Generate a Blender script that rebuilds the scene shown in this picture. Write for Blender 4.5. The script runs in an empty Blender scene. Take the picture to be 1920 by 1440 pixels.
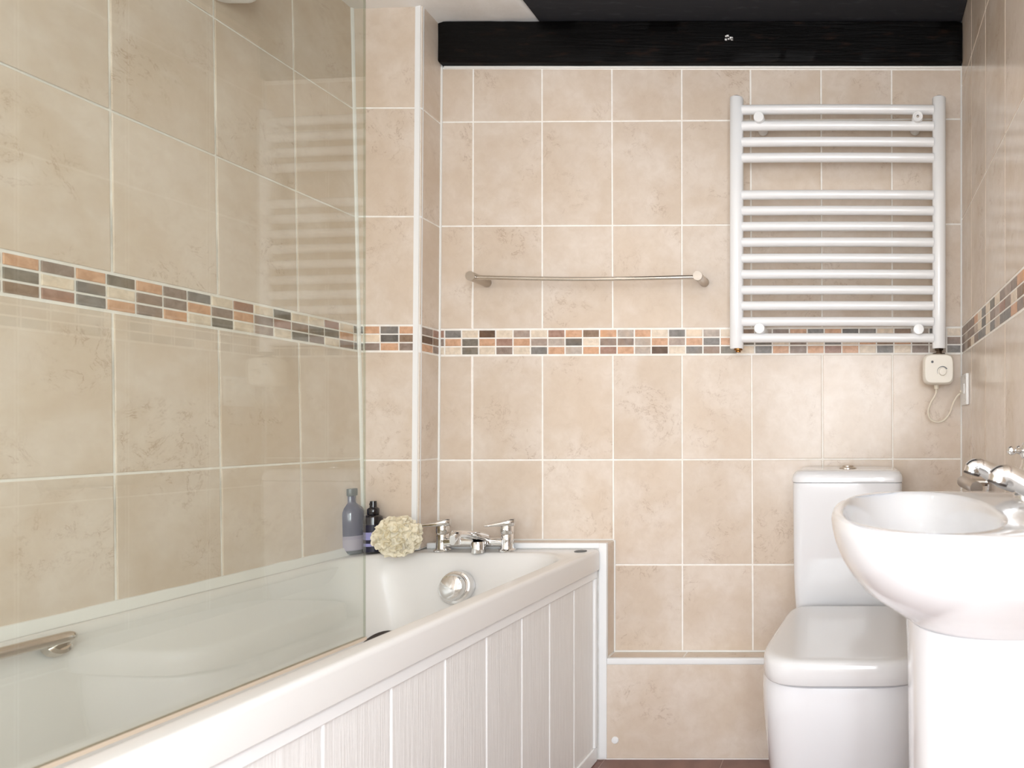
import bpy, bmesh, math, random
from mathutils import Vector, Matrix, noise as mnoise
random.seed(7)
PI = math.pi
C = bpy.context.scene.collection
# ---------------------------------------------------------------- camera model
F = 1240.0; CX = 1605.0; CY = 806.0      # focal length and principal point in pixels (shifted lens)
D = 1.8975; H = 0.916                    # camera distance from the back wall, camera height

def V(x, d, z):                          # d = distance in front of the camera plane
    return Vector((x, d - D, z))
def P(px, py, d):                        # world point at depth d lying on a picture position
    return Vector(((px - CX) * d / F, d - D, H + (CY - py) * d / F))
def lerp(a, b, t): return a + (b - a) * t

# ---------------------------------------------------------------- materials
def lin(c):
    c = c / 255.0
    return c / 12.92 if c <= 0.04045 else ((c + 0.055) / 1.055) ** 2.4
def rgb(r, g, b, k=1.0):
    return (lin(r) * k, lin(g) * k, lin(b) * k, 1.0)

class NT:
    def __init__(s, name):
        s.m = bpy.data.materials.new(name); s.m.use_nodes = True
        s.t = s.m.node_tree; s.n = s.t.nodes; s.l = s.t.links
        s.b = s.n['Principled BSDF']; s.o = s.n['Material Output']
    def node(s, typ, **kw):
        n = s.n.new(typ)
        for k, v in kw.items():
            if k.startswith('in_'):
                key = k[3:]
                key = int(key) if key.isdigit() else key
                n.inputs[key].default_value = v
            else: setattr(n, k, v)
        return n
    def link(s, a, b): s.l.new(a, b)
    def math(s, op, a, b=None, c=None):
        n = s.n.new('ShaderNodeMath'); n.operation = op
        for i, x in enumerate((a, b, c)):
            if x is None: continue
            if isinstance(x, (int, float)): n.inputs[i].default_value = x
            else: s.l.new(x, n.inputs[i])
        return n.outputs[0]
    def mix(s, f, a, b, blend='MIX'):
        n = s.n.new('ShaderNodeMix'); n.data_type = 'RGBA'; n.blend_type = blend
        for i, x in ((0, f), (6, a), (7, b)):
            if isinstance(x, (int, float)): n.inputs[i].default_value = x
            elif isinstance(x, tuple): n.inputs[i].default_value = x
            else: s.l.new(x, n.inputs[i])
        return n.outputs[2]
    def ramp(s, x, lo, hi):
        n = s.n.new('ShaderNodeMapRange'); n.interpolation_type = 'SMOOTHSTEP'
        n.inputs[1].default_value = lo; n.inputs[2].default_value = hi
        s.l.new(x, n.inputs[0]); return n.outputs[0]
    def noise(s, vec, scale, detail=3, rough=.5, dist=0.0, w=None):
        n = s.n.new('ShaderNodeTexNoise')
        if w is not None:
            n.noise_dimensions = '4D'; s.l.new(w, n.inputs['W'])
        n.inputs['Scale'].default_value = scale; n.inputs['Detail'].default_value = detail
        n.inputs['Roughness'].default_value = rough; n.inputs['Distortion'].default_value = dist
        s.l.new(vec, n.inputs['Vector']); return n.outputs[0]
    def coord(s, scale=(1, 1, 1)):
        c = s.n.new('ShaderNodeTexCoord'); m = s.n.new('ShaderNodeMapping')
        m.inputs['Scale'].default_value = scale
        s.l.new(c.outputs['Object'], m.inputs['Vector']); return m.outputs[0]
    def bump(s, h, strength=.3, dist=.001):
        b = s.n.new('ShaderNodeBump'); b.inputs['Strength'].default_value = strength
        b.inputs['Distance'].default_value = dist
        s.l.new(h, b.inputs['Height']); s.l.new(b.outputs[0], s.b.inputs['Normal'])

def plain(name, col, rough=.4, metal=0.0, spec=.5, coat=0.0, bump=None):
    t = NT(name); b = t.b.inputs
    b['Base Color'].default_value = col; b['Roughness'].default_value = rough
    b['Metallic'].default_value = metal; b['Specular IOR Level'].default_value = spec
    b['Coat Weight'].default_value = coat; b['Coat Roughness'].default_value = .04
    if bump:
        t.bump(t.noise(t.coord(), bump[0], 4), bump[1], bump[2])
    return t.m

def tile_material():
    t = NT('travertine_tile'); v = t.coord()
    a = t.node('ShaderNodeAttribute', attribute_name='tile_rand')
    w = t.math('MULTIPLY', a.outputs['Fac'], 40.0)
    n1 = t.noise(v, 7, 3, .55, .3, w)
    n2 = t.noise(v, 34, 6, .7, .6, w)
    n3 = t.noise(v, 13, 9, .68, 1.4, w)
    n4 = t.noise(v, 6.5, 2, .5, 0, w)
    base = t.mix(t.ramp(n1, .34, .66), rgb(216, 199, 181), rgb(226, 213, 200))
    tone = t.math('MULTIPLY_ADD', a.outputs['Fac'], .05, .975)
    mott = t.ramp(n2, .25, .8)
    base = t.mix(t.math('MULTIPLY', mott, .36), base, rgb(196, 175, 154))
    ridge = t.math('SUBTRACT', 1.0, t.ramp(t.math('ABSOLUTE', t.math('SUBTRACT', n3, .5)), .0, .020))
    mask = t.math('MULTIPLY', t.ramp(n4, .50, .64), t.ramp(n2, .40, .62))
    vein = t.math('MULTIPLY', ridge, mask)
    base = t.mix(t.math('MULTIPLY', vein, .46), base, rgb(146, 112, 84))
    n5 = t.noise(v, 60, 3, .6, .2, w)
    speck = t.math('MULTIPLY', t.ramp(n5, .66, .74), t.math('MULTIPLY', t.ramp(n4, .5, .62), .35))
    base = t.mix(speck, base, rgb(166, 134, 108))
    h = t.node('ShaderNodeHueSaturation'); t.link(base, h.inputs['Color']); t.link(tone, h.inputs['Value'])
    t.link(h.outputs[0], t.b.inputs['Base Color'])
    t.b.inputs['Roughness'].default_value = .2
    t.b.inputs['Specular IOR Level'].default_value = .45
    t.bump(n2, .12, .0008)
    return t.m

def mosaic_material(name, c, var=14):
    t = NT('mosaic_' + name); v = t.coord()
    a = t.node('ShaderNodeAttribute', attribute_name='tile_rand')
    w = t.math('MULTIPLY', a.outputs['Fac'], 40.0)
    n = t.noise(v, 60, 5, .65, .5, w)
    m = t.noise(v, 16, 2, .5, .5, w)
    base = t.mix(t.ramp(n, .3, .7), rgb(*[max(0, x - var) for x in c]), rgb(*[min(255, x + var) for x in c]))
    base = t.mix(t.math('MULTIPLY', t.ramp(m, .5, .72), .45), base, rgb(min(255, c[0] + 16), c[1] + 4, max(0, c[2] - 8)))
    t.link(base, t.b.inputs['Base Color']); t.b.inputs['Roughness'].default_value = .4
    return t.m

def grout_material():
    t = NT('cream_grout'); n = t.noise(t.coord(), 40, 4)
    t.link(t.mix(t.ramp(n, .3, .7), rgb(243, 237, 228), rgb(250, 247, 241)), t.b.inputs['Base Color'])
    t.b.inputs['Roughness'].default_value = .75
    return t.m

def beam_material(name='black_painted_oak', ca=(7, 6, 6), cb=(36, 23, 17), bs=.6):
    t = NT(name); v = t.coord((1.6, 14, 26))
    n = t.noise(v, 3, 8, .7, .8); n2 = t.noise(t.coord((6, 20, 20)), 3, 4)
    col = t.mix(t.ramp(n2, .55, .8), rgb(*ca), rgb(*cb))
    t.link(col, t.b.inputs['Base Color'])
    t.link(t.math('MULTIPLY_ADD', n, .25, .32), t.b.inputs['Roughness']); t.b.inputs['Specular IOR Level'].default_value = .12
    t.bump(n, bs, .004)
    return t.m

def plaster_material():
    t = NT('white_plaster'); n = t.noise(t.coord(), 9, 5, .55)
    t.link(t.mix(t.ramp(n, .3, .7), rgb(236, 231, 225), rgb(245, 242, 238)), t.b.inputs['Base Color'])
    t.b.inputs['Roughness'].default_value = .7; t.bump(n, .35, .01)
    return t.m

def board_material():
    t = NT('white_painted_board'); v = t.coord((1, 60, 1.2))
    n = t.noise(v, 6, 5, .6, .4)
    t.link(t.mix(t.ramp(n, .3, .7), rgb(234, 231, 227), rgb(246, 244, 241)), t.b.inputs['Base Color'])
    t.b.inputs['Roughness'].default_value = .45; t.bump(n, .5, .0015)
    return t.m

def floor_material():
    t = NT('brown_floor_tile'); v = t.coord()
    n = t.noise(v, 12, 5, .6, .4)
    t.link(t.mix(t.ramp(n, .3, .7), rgb(118, 88, 80), rgb(140, 106, 96)), t.b.inputs['Base Color'])
    t.b.inputs['Roughness'].default_value = .4; t.bump(n, .2, .002)
    return t.m

def glass_material(name, tint, f0, rough=0.0):
    t = NT(name)
    lw = t.node('ShaderNodeLayerWeight'); lw.inputs['Blend'].default_value = .5
    p = t.math('POWER', lw.outputs['Facing'], 5.0)
    fr = t.math('MULTIPLY_ADD', p, 1 - f0, f0)
    tr = t.node('ShaderNodeBsdfTransparent'); tr.inputs[0].default_value = tint
    gl = t.node('ShaderNodeBsdfGlossy'); gl.inputs['Roughness'].default_value = rough
    mx = t.node('ShaderNodeMixShader')
    t.link(fr, mx.inputs[0]); t.link(tr.outputs[0], mx.inputs[1]); t.link(gl.outputs[0], mx.inputs[2])
    t.link(mx.outputs[0], t.o.inputs['Surface']); t.n.remove(t.b)
    return t.m

def emit(name, col, s):
    t = NT(name); e = t.node('ShaderNodeEmission'); e.inputs[0].default_value = col; e.inputs[1].default_value = s
    t.link(e.outputs[0], t.o.inputs['Surface']); return t.m

M = {}
M['tile'] = tile_material()
M['grout'] = grout_material()
M['beam'] = beam_material()
M['beam_grey'] = beam_material('charcoal_painted_oak', (56, 56, 59), (70, 70, 73), .12)
M['plaster'] = plaster_material()
M['board'] = board_material()
M['floor'] = floor_material()
M['floor_grout'] = plain('floor_grout', rgb(176, 150, 138), .8)
M['white_trim'] = plain('white_trim', rgb(240, 240, 239), .3)
M['silicone'] = plain('white_silicone', rgb(236, 234, 229), .35)
M['acrylic'] = plain('white_acrylic', rgb(232, 229, 225), .25, coat=.08)
M['ceramic'] = plain('white_ceramic', rgb(231, 231, 233), .1, coat=.5)
M['lid_plastic'] = plain('white_lid_plastic', rgb(224, 223, 223), .14, coat=.3)
M['enamel'] = plain('white_enamel', rgb(240, 240, 240), .25, coat=.3)
M['paint'] = plain('white_gloss_paint', rgb(246, 245, 243), .3)
M['cream_plastic'] = plain('cream_plastic', rgb(238, 232, 220), .35)
M['cord'] = plain('cream_cord', rgb(228, 218, 200), .45)
M['white_plastic'] = plain('white_plastic', rgb(242, 242, 241), .3)
M['chrome'] = plain('chrome', (.80, .80, .80, 1), .06, 1.0)
M['nickel'] = plain('brushed_nickel', (.52, .47, .42, 1), .28, 1.0)
M['steel'] = plain('polished_steel', (.66, .62, .57, 1), .12, 1.0)
M['brass'] = plain('tarnished_brass', rgb(140, 100, 52), .35, 1.0)
M['dark_metal'] = plain('dark_bronze', rgb(70, 56, 44), .4, .8)
M['dark'] = plain('dark_rubber', rgb(58, 50, 46), .45)
M['grey_plastic'] = plain('grey_plastic', rgb(96, 98, 100), .4)
def mesh_cloth():
    t = NT('cream_mesh'); t.b.inputs['Base Color'].default_value = rgb(253, 247, 228); t.b.inputs['Roughness'].default_value = .8
    tl = t.node('ShaderNodeBsdfTranslucent'); tl.inputs[0].default_value = rgb(252, 240, 210); mx = t.node('ShaderNodeMixShader'); mx.inputs[0].default_value = .35
    t.link(t.b.outputs[0], mx.inputs[1]); t.link(tl.outputs[0], mx.inputs[2]); t.link(mx.outputs[0], t.o.inputs['Surface']); return t.m
M['loofah'] = mesh_cloth()
M['seal'] = plain('clear_seal', rgb(190, 172, 152), .3)
M['bottle_blue'] = plain('slate_blue_glass', rgb(74, 77, 100), .12, coat=.5)
M['bottle_cap'] = plain('grey_green_cap', rgb(88, 94, 92), .3)
M['bottle_foot'] = plain('dark_slate_glass', rgb(74, 82, 86), .12, coat=.5)
M['label_lilac'] = plain('lilac_paper', rgb(166, 158, 172), .5)
M['label_line'] = plain('label_print', rgb(122, 116, 140), .5)
M['bottle_black'] = plain('black_plastic', rgb(14, 13, 20), .15, coat=.5)
M['bottle_navy'] = plain('navy_label', rgb(16, 15, 42), .35)
M['lavender'] = plain('lavender_band', rgb(150, 148, 196), .45)
M['glass'] = glass_material('clear_glass', (.945, .957, .93, 1), .085)
M['glass_edge'] = glass_material('green_glass_edge', (.62, .66, .58, 1), .06)
M['window_glass'] = glass_material('window_glass', (.98, .99, .99, 1), .04)

MOS = {'o': (206, 163, 132), 's': (131, 126, 121), 'g': (126, 119, 108), 'm': (146, 129, 118),
       'c': (224, 208, 188), 'd': (98, 76, 60), 'b': (142, 118, 98), 'p': (162, 128, 112),
       'l': (184, 170, 158), 't': (172, 154, 142), 'k': (108, 103, 97)}
MK = list(MOS)
M_MOS = [mosaic_material(k, MOS[k]) for k in MK]

# ---------------------------------------------------------------- mesh builder
BASE = {}
class MB:
    def __init__(s): s.v = []; s.f = []; s.mi = []; s.rand = []; s.sm = []
    def add(s, verts, faces, mi=0, r=None, smooth=True):
        o = len(s.v); s.v += [Vector(x) for x in verts]
        r = random.random() if r is None else r
        for f in faces:
            s.f.append([i + o for i in f]); s.mi.append(mi); s.rand.append(r); s.sm.append(smooth)
    def box(s, a, b, mi=0):
        x0, y0, z0 = [min(p, q) for p, q in zip(a, b)]; x1, y1, z1 = [max(p, q) for p, q in zip(a, b)]
        s.add([(x0,y0,z0),(x1,y0,z0),(x1,y1,z0),(x0,y1,z0),(x0,y0,z1),(x1,y0,z1),(x1,y1,z1),(x0,y1,z1)],
              [(0,3,2,1),(4,5,6,7),(0,1,5,4),(1,2,6,5),(2,3,7,6),(3,0,4,7)], mi)
    def hexa(s, p, mi=0):                                     # eight corners: bottom ring then top ring
        s.add(p, [(0,3,2,1),(4,5,6,7),(0,1,5,4),(1,2,6,5),(2,3,7,6),(3,0,4,7)], mi)
    def loft(s, rings, cap0=True, cap1=True, mi=0, closed=True, smooth=True):
        n = len(rings[0]); verts = [p for r in rings for p in r]; faces = []
        m = n if closed else n - 1
        for k in range(len(rings) - 1):
            for i in range(m):
                j = (i + 1) % n
                faces.append((k*n+i, k*n+j, (k+1)*n+j, (k+1)*n+i))
        if cap0: faces.append(tuple(range(n - 1, -1, -1)))
        if cap1: faces.append(tuple((len(rings)-1)*n + i for i in range(n)))
        s.add(verts, faces, mi, smooth=smooth)
    def tube(s, path, r, n=14, mi=0, caps=True):
        path = [Vector(p) for p in path]; rings = []
        rr = r if isinstance(r, (list, tuple)) else [r] * len(path)
        t0 = (path[1] - path[0]).normalized()
        up = Vector((0,0,1)) if abs(t0.z) < .9 else Vector((1,0,0))
        a = t0.cross(up).normalized()
        for k, p in enumerate(path):
            t = (path[min(k+1, len(path)-1)] - path[max(k-1, 0)]).normalized()
            a = (a - t * a.dot(t)).normalized(); b = t.cross(a)
            rings.append([p + (a * math.cos(2*PI*i/n) + b * math.sin(2*PI*i/n)) * rr[k] for i in range(n)])
        s.loft(rings, caps, caps, mi)
    def lathe(s, prof, c, axis=(0,0,1), n=28, mi=0, caps=True):   # prof = [(radius, height)]
        ax = Vector(axis).normalized(); c = Vector(c)
        up = Vector((0,0,1)) if abs(ax.z) < .9 else Vector((1,0,0))
        a = ax.cross(up).normalized(); b = ax.cross(a)
        rings = [[c + ax*h + (a*math.cos(2*PI*i/n) + b*math.sin(2*PI*i/n))*max(r, 1e-5) for i in range(n)] for r, h in prof]
        s.loft(rings, caps, caps, mi)
    def rbox(s, a, b, r, mi=0, seg=4):                         # rounded box
        x0, y0, z0 = [min(p, q) for p, q in zip(a, b)]; x1, y1, z1 = [max(p, q) for p, q in zip(a, b)]
        cx, cy = (x0+x1)/2, (y0+y1)/2; hx, hy = (x1-x0)/2, (y1-y0)/2
        rings = []
        for k in range(seg + 1):
            t = k/seg*PI/2; ins = r*(1-math.sin(t)); z = z0 + r*(1-math.cos(t))
            rings.append([(cx+x, cy+y, z) for x, y in rrect(hx-ins, hy-ins, max(r-ins, r*.12), 5)])
        for k in range(seg, -1, -1):
            t = k/seg*PI/2; ins = r*(1-math.sin(t)); z = z1 - r*(1-math.cos(t))
            rings.append([(cx+x, cy+y, z) for x, y in rrect(hx-ins, hy-ins, max(r-ins, r*.12), 5)])
        s.loft(rings, mi=mi)
    def tile(s, p, n, gap, mi=0, proud=.0022, bev=.0012, r=None):
        """one bevelled tile on the quad p (4 corners), n = outward normal"""
        p = [Vector(q) for q in p]
        wu = max((p[1]-p[0]).length, 1e-4); wv = max((p[3]-p[0]).length, 1e-4)
        def at(u, v): return (p[0]*(1-u)+p[1]*u)*(1-v) + (p[3]*(1-u)+p[2]*u)*v
        def ringq(g):
            a, b = min(g/wu, .48), min(g/wv, .48)
            return [at(a, b), at(1-a, b), at(1-a, 1-b), at(a, 1-b)]
        r0 = [q - n*proud for q in ringq(gap)]; r1 = [q - n*bev*.6 for q in ringq(gap)]; r2 = ringq(gap + bev)
        s.add(r0 + r1 + r2, [(0,1,5,4),(1,2,6,5),(2,3,7,6),(3,0,4,7),(4,5,9,8),(5,6,10,9),(6,7,11,10),(7,4,8,11),(8,9,10,11)],
              mi, r, smooth=False)
    def build(s, name, mats, parent=None, base=None, sharp=38, bevel=0.0):
        me = bpy.data.meshes.new(name)
        b = BASE[parent.name] if parent else Vector(base or (0, 0, 0))
        me.from_pydata([tuple(q - b) for q in s.v], [], s.f)
        mats = mats if isinstance(mats, (list, tuple)) else [mats]
        for m in mats: me.materials.append(m)
        me.polygons.foreach_set('material_index', s.mi)
        at = me.attributes.new('tile_rand', 'FLOAT', 'FACE'); at.data.foreach_set('value', s.rand)
        bm = bmesh.new(); bm.from_mesh(me)
        bmesh.ops.recalc_face_normals(bm, faces=bm.faces)
        for i_, f in enumerate(bm.faces): f.smooth = s.sm[i_]
        lim = math.radians(sharp)
        for e in bm.edges:
            if len(e.link_faces) == 2 and e.calc_face_angle(0) > lim: e.smooth = False
        bm.to_mesh(me); bm.free()
        o = bpy.data.objects.new(name, me); C.objects.link(o)
        if parent: o.parent = parent
        else: o.location = b
        BASE[o.name] = b
        if bevel:
            mo = o.modifiers.new('bevel', 'BEVEL'); mo.width = bevel; mo.segments = 2; mo.limit_method = 'ANGLE'
            mo.angle_limit = math.radians(40)
        return o

def rrect(hx, hy, r, n=6):
    hx = max(hx, 1e-4); hy = max(hy, 1e-4)
    r = min(r, hx*.999, hy*.999); out = []
    for cx, cy, a0 in ((hx-r, hy-r, 0), (-hx+r, hy-r, PI/2), (-hx+r, -hy+r, PI), (hx-r, -hy+r, 1.5*PI)):
        for i in range(n + 1):
            a = a0 + i/n*PI/2; out.append((cx + r*math.cos(a), cy + r*math.sin(a)))
    return out
def sellipse(hx, hy, e, n=56):
    out = []
    for i in range(n):
        a = 2*PI*i/n; c, q = math.cos(a), math.sin(a)
        out.append((hx*math.copysign(abs(c)**(2/e), c), hy*math.copysign(abs(q)**(2/e), q)))
    return out
def bez(p, n=24):                                              # smooth curve through points
    p = [Vector(q) for q in p]; out = []
    for k in range(len(p) - 1):
        a = p[max(k-1, 0)]; b = p[k]; c = p[k+1]; d = p[min(k+2, len(p)-1)]
        for i in range(n):
            t = i/n
            out.append(.5*((2*b) + (c-a)*t + (2*a-5*b+4*c-d)*t*t + (3*b-a-3*c+d)*t**3))
    out.append(p[-1]); return out

def thing(name, label, cat, loc, group=None):
    o = bpy.data.objects.new(name, None); C.objects.link(o); o.location = loc; o.empty_display_size = .05
    BASE[o.name] = Vector(loc); return tag(o, label, cat, group)
def tag(o, label, cat, group=None):
    o['label'] = label; o['category'] = cat
    if group: o['group'] = group
    return o
def struct(o): o['kind'] = 'structure'; return o
def part(name, mb, mats, parent, label=None, **kw):
    o = mb.build(name, mats, parent, **kw)
    if label: o['label'] = label
    return o

# ================================================================= ROOM SHELL
REAR = -0.95                                                   # wall behind the camera
XR = .3035                                                     # right wall face
def xl(z, d):                                                  # the left wall is not quite plumb
    k = .0119 + .0092 * (d - 1.2) / .6
    return -1.3425 - k * (z - .6)

# ---- back wall -------------------------------------------------
colx = [(824, 818), (887, 885.5), (1016, 1017), (1147, 1149.5), (1278, 1279), (1407, 1410), (1539.4, 1542.4), (1671.7, 1673.8), (1803.5, 1805)]
rowy = [(128, 130.5), (228.9, 223), (424, 420), (617.6, 613.4), (667, 663), (863, 860.4), (1059.5, 1058.5), (1222, 1222)]
def wall_pt(cx, ry):
    x = cx[0]
    for _ in range(3):
        y = ry[0] + (ry[1] - ry[0]) * (x - 824) / 979
        x = cx[0] + (cx[1] - cx[0]) * (y - 150) / 710
    return P(x, y, D)
mb = MB()
mb.box((-1.42, .0015, 0), (.42, .12, 1.9575), 1); mb.box((-1.42, .0015, 1.9575), (-1.188, .12, 2.11), 1); mb.box((-1.188, .098, 1.9575), (.42, .12, 2.15), 1)
nb = Vector((0, -1, 0))
for i in range(8):
    for j in range(7):
        if j == 3: continue
        if j == 6 and i < 3: continue
        lo = rowy[j+1] if not (j == 5 and i < 3) else (1016, 1016)
        mb.tile([wall_pt(colx[i], lo), wall_pt(colx[i+1], lo), wall_pt(colx[i+1], rowy[j]), wall_pt(colx[i], rowy[j])], nb, .0024)
wall_back = struct(mb.build('wall_back', [M['tile'], M['grout']]))

def mosaic(name, parent, lines, fn, n, zt, zb, rows, gap=.0021):
    """lines: list of position values, fn(pos, height 0..1) -> point on the wall face"""
    mb = MB(); g = len(MK)
    for k in range(len(lines) - 1):
        for j in range(3):
            c = rows[k][j]
            a, b = 1 - j/3, 1 - (j+1)/3
            q = [fn(lines[k], b), fn(lines[k+1], b), fn(lines[k+1], a), fn(lines[k], a)]
            mb.tile(q, n, gap, MK.index(c), bev=.0008)
    return part(name, mb, M_MOS, parent, 'brown, grey, terracotta and cream mosaic strip')
lin_b = [820, 833.4, 865.2, 897.2, 929.2, 961.6, 994.4, 1026.7, 1059.2, 1092, 1123.9, 1156.7, 1189.2, 1220.8, 1253, 1285.3, 1317.8,
         1350.2, 1382.5, 1415, 1448, 1480, 1513.3, 1545.3, 1578.4, 1610.6, 1643.3, 1676, 1709, 1742, 1775, 1804]
rows_b = ['pmc', 'soc', 'cgg', 'doc', 'cpm', 'toc', 'cts', 'plo', 'okl', 'bco', 'omp', 'lmo', 'oll', 'cod', 'stc', 'cos', 'lsm',
          'cog', 'bgc', 'lgs', 'mco', 'omm', 'sco', 'osp', 'kco', 'soc', 'cbs', 'boc', 'lmm', 'sml', 'cms']
def fb(x, v):
    yt = lerp(617.6, 613.4, (x-824)/979) + 1; yb = lerp(667, 663, (x-824)/979) - 1
    return P(x, lerp(yb, yt, v), D)
mosaic('mosaic_band', wall_back, lin_b, fb, nb, 0, 0, rows_b)

# ---- left wall -------------------------------------------------
dl = [1.802, 1.605, 1.4015, 1.2007, 1.0, .8, .6, .4, .2, 0, -.2, -.4, -.6, -.8, REAR]
zl = [2.10, 1.79, 1.496, 1.2003, 1.130, .8355, .589]
nl = Vector((1, 0, 0))
mb = MB()
def L(d, z, off=0): return V(xl(z, d) + off, d, z)
for i in range(len(dl) - 1):
    for j in range(len(zl) - 1):
        if j == 3: continue
        mb.tile([L(dl[i+1], zl[j+1]), L(dl[i], zl[j+1]), L(dl[i], zl[j]), L(dl[i+1], zl[j])], nl, .0024)
for a, b in ((.589, 2.10),):                                   # backing slab
    n = 6
    for k in range(n):
        z0, z1 = lerp(a, b, k/n), lerp(a, b, (k+1)/n)
        mb.hexa([L(REAR, z0, -.12), L(REAR, z0, -.0015), L(1.90, z0, -.0015), L(1.90, z0, -.12),
                 L(REAR, z1, -.12), L(REAR, z1, -.0015), L(1.90, z1, -.0015), L(1.90, z1, -.12)], 1)
mb.box(V(-1.46, REAR, 0), V(-1.352, 1.90, .589), 1)
wall_left = struct(mb.build('wall_left', [M['tile'], M['grout']]))
lin_lpx = [-60, 5, 77.5, 144, 203, 258, 309.5, 355.5, 400.5, 442, 481, 518, 551.7, 584, 613.7, 642, 669, 675.5]
lin_l = [F*1.347/(CX-x) for x in lin_lpx]
rows_l = ['scm', 'ogb', 'mcp', 'oss', 'gco', 'omm', 'mmo', 'soc', 'cmg', 'poc', 'cmt', 'gpc', 'cbg', 'cgm', 'pgc', 'com', 'gcs']
dd = lin_l[0] - .05; keys = 'ogmscbpt'
while dd > REAR + .03:
    lin_l.insert(0, dd); rows_l.insert(0, ''.join(random.choice(keys) for _ in range(3))); dd -= .05
def fl(d, v): return L(d, lerp(1.1315, 1.1988, v))
mosaic('mosaic_band', wall_left, lin_l, fl, nl, 0, 0, rows_l)

# ---- boxed-in corner column ------------------------------------
DB = 1.802
def xb(z): return -1.1935 + (z - .6) * .0075                    # its outer corner
mb = MB(); zc = [2.10, H+.8775, H+.5815, H+.2852, H+.2135, H-.0828, .5885]
def Bf(t, z): return V(lerp(xl(z, DB), xb(z), t), DB, z)
def Bs(t, z, off=0): return V(xb(z) - .006*t + off, lerp(DB, D, t), z)
for j in range(6):
    if j == 3: continue
    mb.tile([Bf(0, zc[j+1]), Bf(1, zc[j+1]), Bf(1, zc[j]), Bf(0, zc[j])], nb, .0024)
    mb.tile([Bs(0, zc[j+1]), Bs(1, zc[j+1]), Bs(1, zc[j]), Bs(0, zc[j])], nl, .0024)
for k in range(4):
    z0, z1 = lerp(.5885, 2.10, k/4), lerp(.5885, 2.10, (k+1)/4)
    def q(z): return [V(xl(z, DB)+.001, DB+.0015, z), V(xb(z)-.0015, DB+.0015, z), V(xb(z)-.0075, D-.002, z), V(xl(z, D)+.001, D-.002, z)]
    mb.hexa(q(z0) + q(z1), 1)
wall_corner = struct(mb.build('wall_corner', [M['tile'], M['grout']]))
lx = [.004, .27, .615, .945]
def fbx(t, v): return Bf(t, lerp(H+.2150, H+.2838, v))
mbm = MB()
for (fn, lines, rws, nn) in ((fbx, [0.012, .075, .345, .655, .985], ['scg', 'ocm', 'sko', 'obm'], nb),
                             (lambda t, v: Bs(t, lerp(H+.2150, H+.2838, v)), [.12, .68, 1.0], ['mdo', 'pbm'], nl)):
    for k in range(len(lines)-1):
        for j in range(3):
            a, b = 1 - j/3, 1 - (j+1)/3
            mbm.tile([fn(lines[k], b), fn(lines[k+1], b), fn(lines[k+1], a), fn(lines[k], a)], nn, .0019, MK.index(rws[k][j]), bev=.0008)
part('mosaic_band', mbm, M_MOS, wall_corner, 'brown, grey and terracotta mosaic strip')

# ---- ledge: high behind the bath, low to the right ---------------
DLG = 1.836; XS = -.693
mb = MB()
def xr_l(d): return XR
mb.box(V(-1.34, DLG+.0015, 0), V(XS-.0015, D-.001, .585), 1)
mb.box(V(xb(.59)+.002, DLG+.0015, .585), V(XS-.0015, D-.001, .5985), 1)
mb.box(V(XS-.0015, DLG+.0015, 0), V(XR-.001, D-.001, .2785), 1)
up = Vector((0, 0, 1))
mb.tile([V(xb(.6)+.004, DLG, .6), V(XS, DLG, .6), V(XS, D-.001, .6), V(xb(.6)+.004, D-.001, .6)], up, .0024)
mb.tile([V(XS, DLG, .281), V(XS, D-.001, .281), V(XS, D-.001, .60), V(XS, DLG, .60)], nl, .0024)
tx = [XS, -.484, -.10, XR-.002]
for k in range(3):
    mb.tile([V(tx[k], DLG, .28), V(tx[k+1], DLG, .28), V(tx[k+1], D-.001, .28), V(tx[k], D-.001, .28)], up, .0024)
tx = [XS-.004, -.225, .06, XR-.002]
for k in range(3):
    mb.tile([V(tx[k], DLG, .001), V(tx[k+1], DLG, .001), V(tx[k+1], DLG, .266), V(tx[k], DLG, .266)], nb, .0024)
struct(mb.build('wall_ledge', [M['tile'], M['grout']]))

# ---- right wall ------------------------------------------------
SD0, SD1, SZ0, SZ1 = -.83, -.13, .55, 1.75                    # unseen opening added in the right wall to light the bath side
dr = [D-.001, 1.739, 1.549, 1.346, 1.146, .946, .746, .546, .346, .146, -.054, -.254, -.454, -.654, -.854, REAR]
zr = [2.10, H+.985, H+.603, H+.2955, H+.219, H-.165, H-.545, .0]
nr = Vector((-1, 0, 0))
mb = MB()
for i in range(len(dr)-1):
    for j in range(7):
        if j == 3: continue
        if dr[i] > 1.8 and zr[j+1] < .28:
            zlo = max(zr[j+1], .2815)
            if zr[j] <= .2815: continue
        else: zlo = zr[j+1]
        if dr[i+1] < SD1 + .03 and dr[i] > SD0 - .03 and zr[j+1] < SZ1 and zr[j] > SZ0: continue
        mb.tile([V(XR, dr[i], zlo), V(XR, dr[i+1], zlo), V(XR, dr[i+1], zr[j]), V(XR, dr[i], zr[j])], nr, .0020)
mb.box(V(XR+.0015, REAR, 0), V(XR+.12, SD0, 2.10), 1); mb.box(V(XR+.0015, SD1, 0), V(XR+.12, D, 2.10), 1)
mb.box(V(XR+.0015, SD0, 0), V(XR+.12, SD1, SZ0), 1); mb.box(V(XR+.0015, SD0, SZ1), V(XR+.12, SD1, 2.10), 1)
wall_right = struct(mb.build('wall_right', [M['tile'], M['grout']]))
lin_r = [D-.0015, 1.852]
while lin_r[-1] > SD1 + .05: lin_r.append(lin_r[-1] - .0502)
rows_r = ['mmm', 'mll', 'mmb', 'mmc', 'olm', 'ccs', 'sks', 'ccc', 'gms', 'ctl', 'mps', 'tms', 'mco', 'obm']
while len(rows_r) < len(lin_r): rows_r.append(''.join(random.choice(keys) for _ in range(3)))
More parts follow.
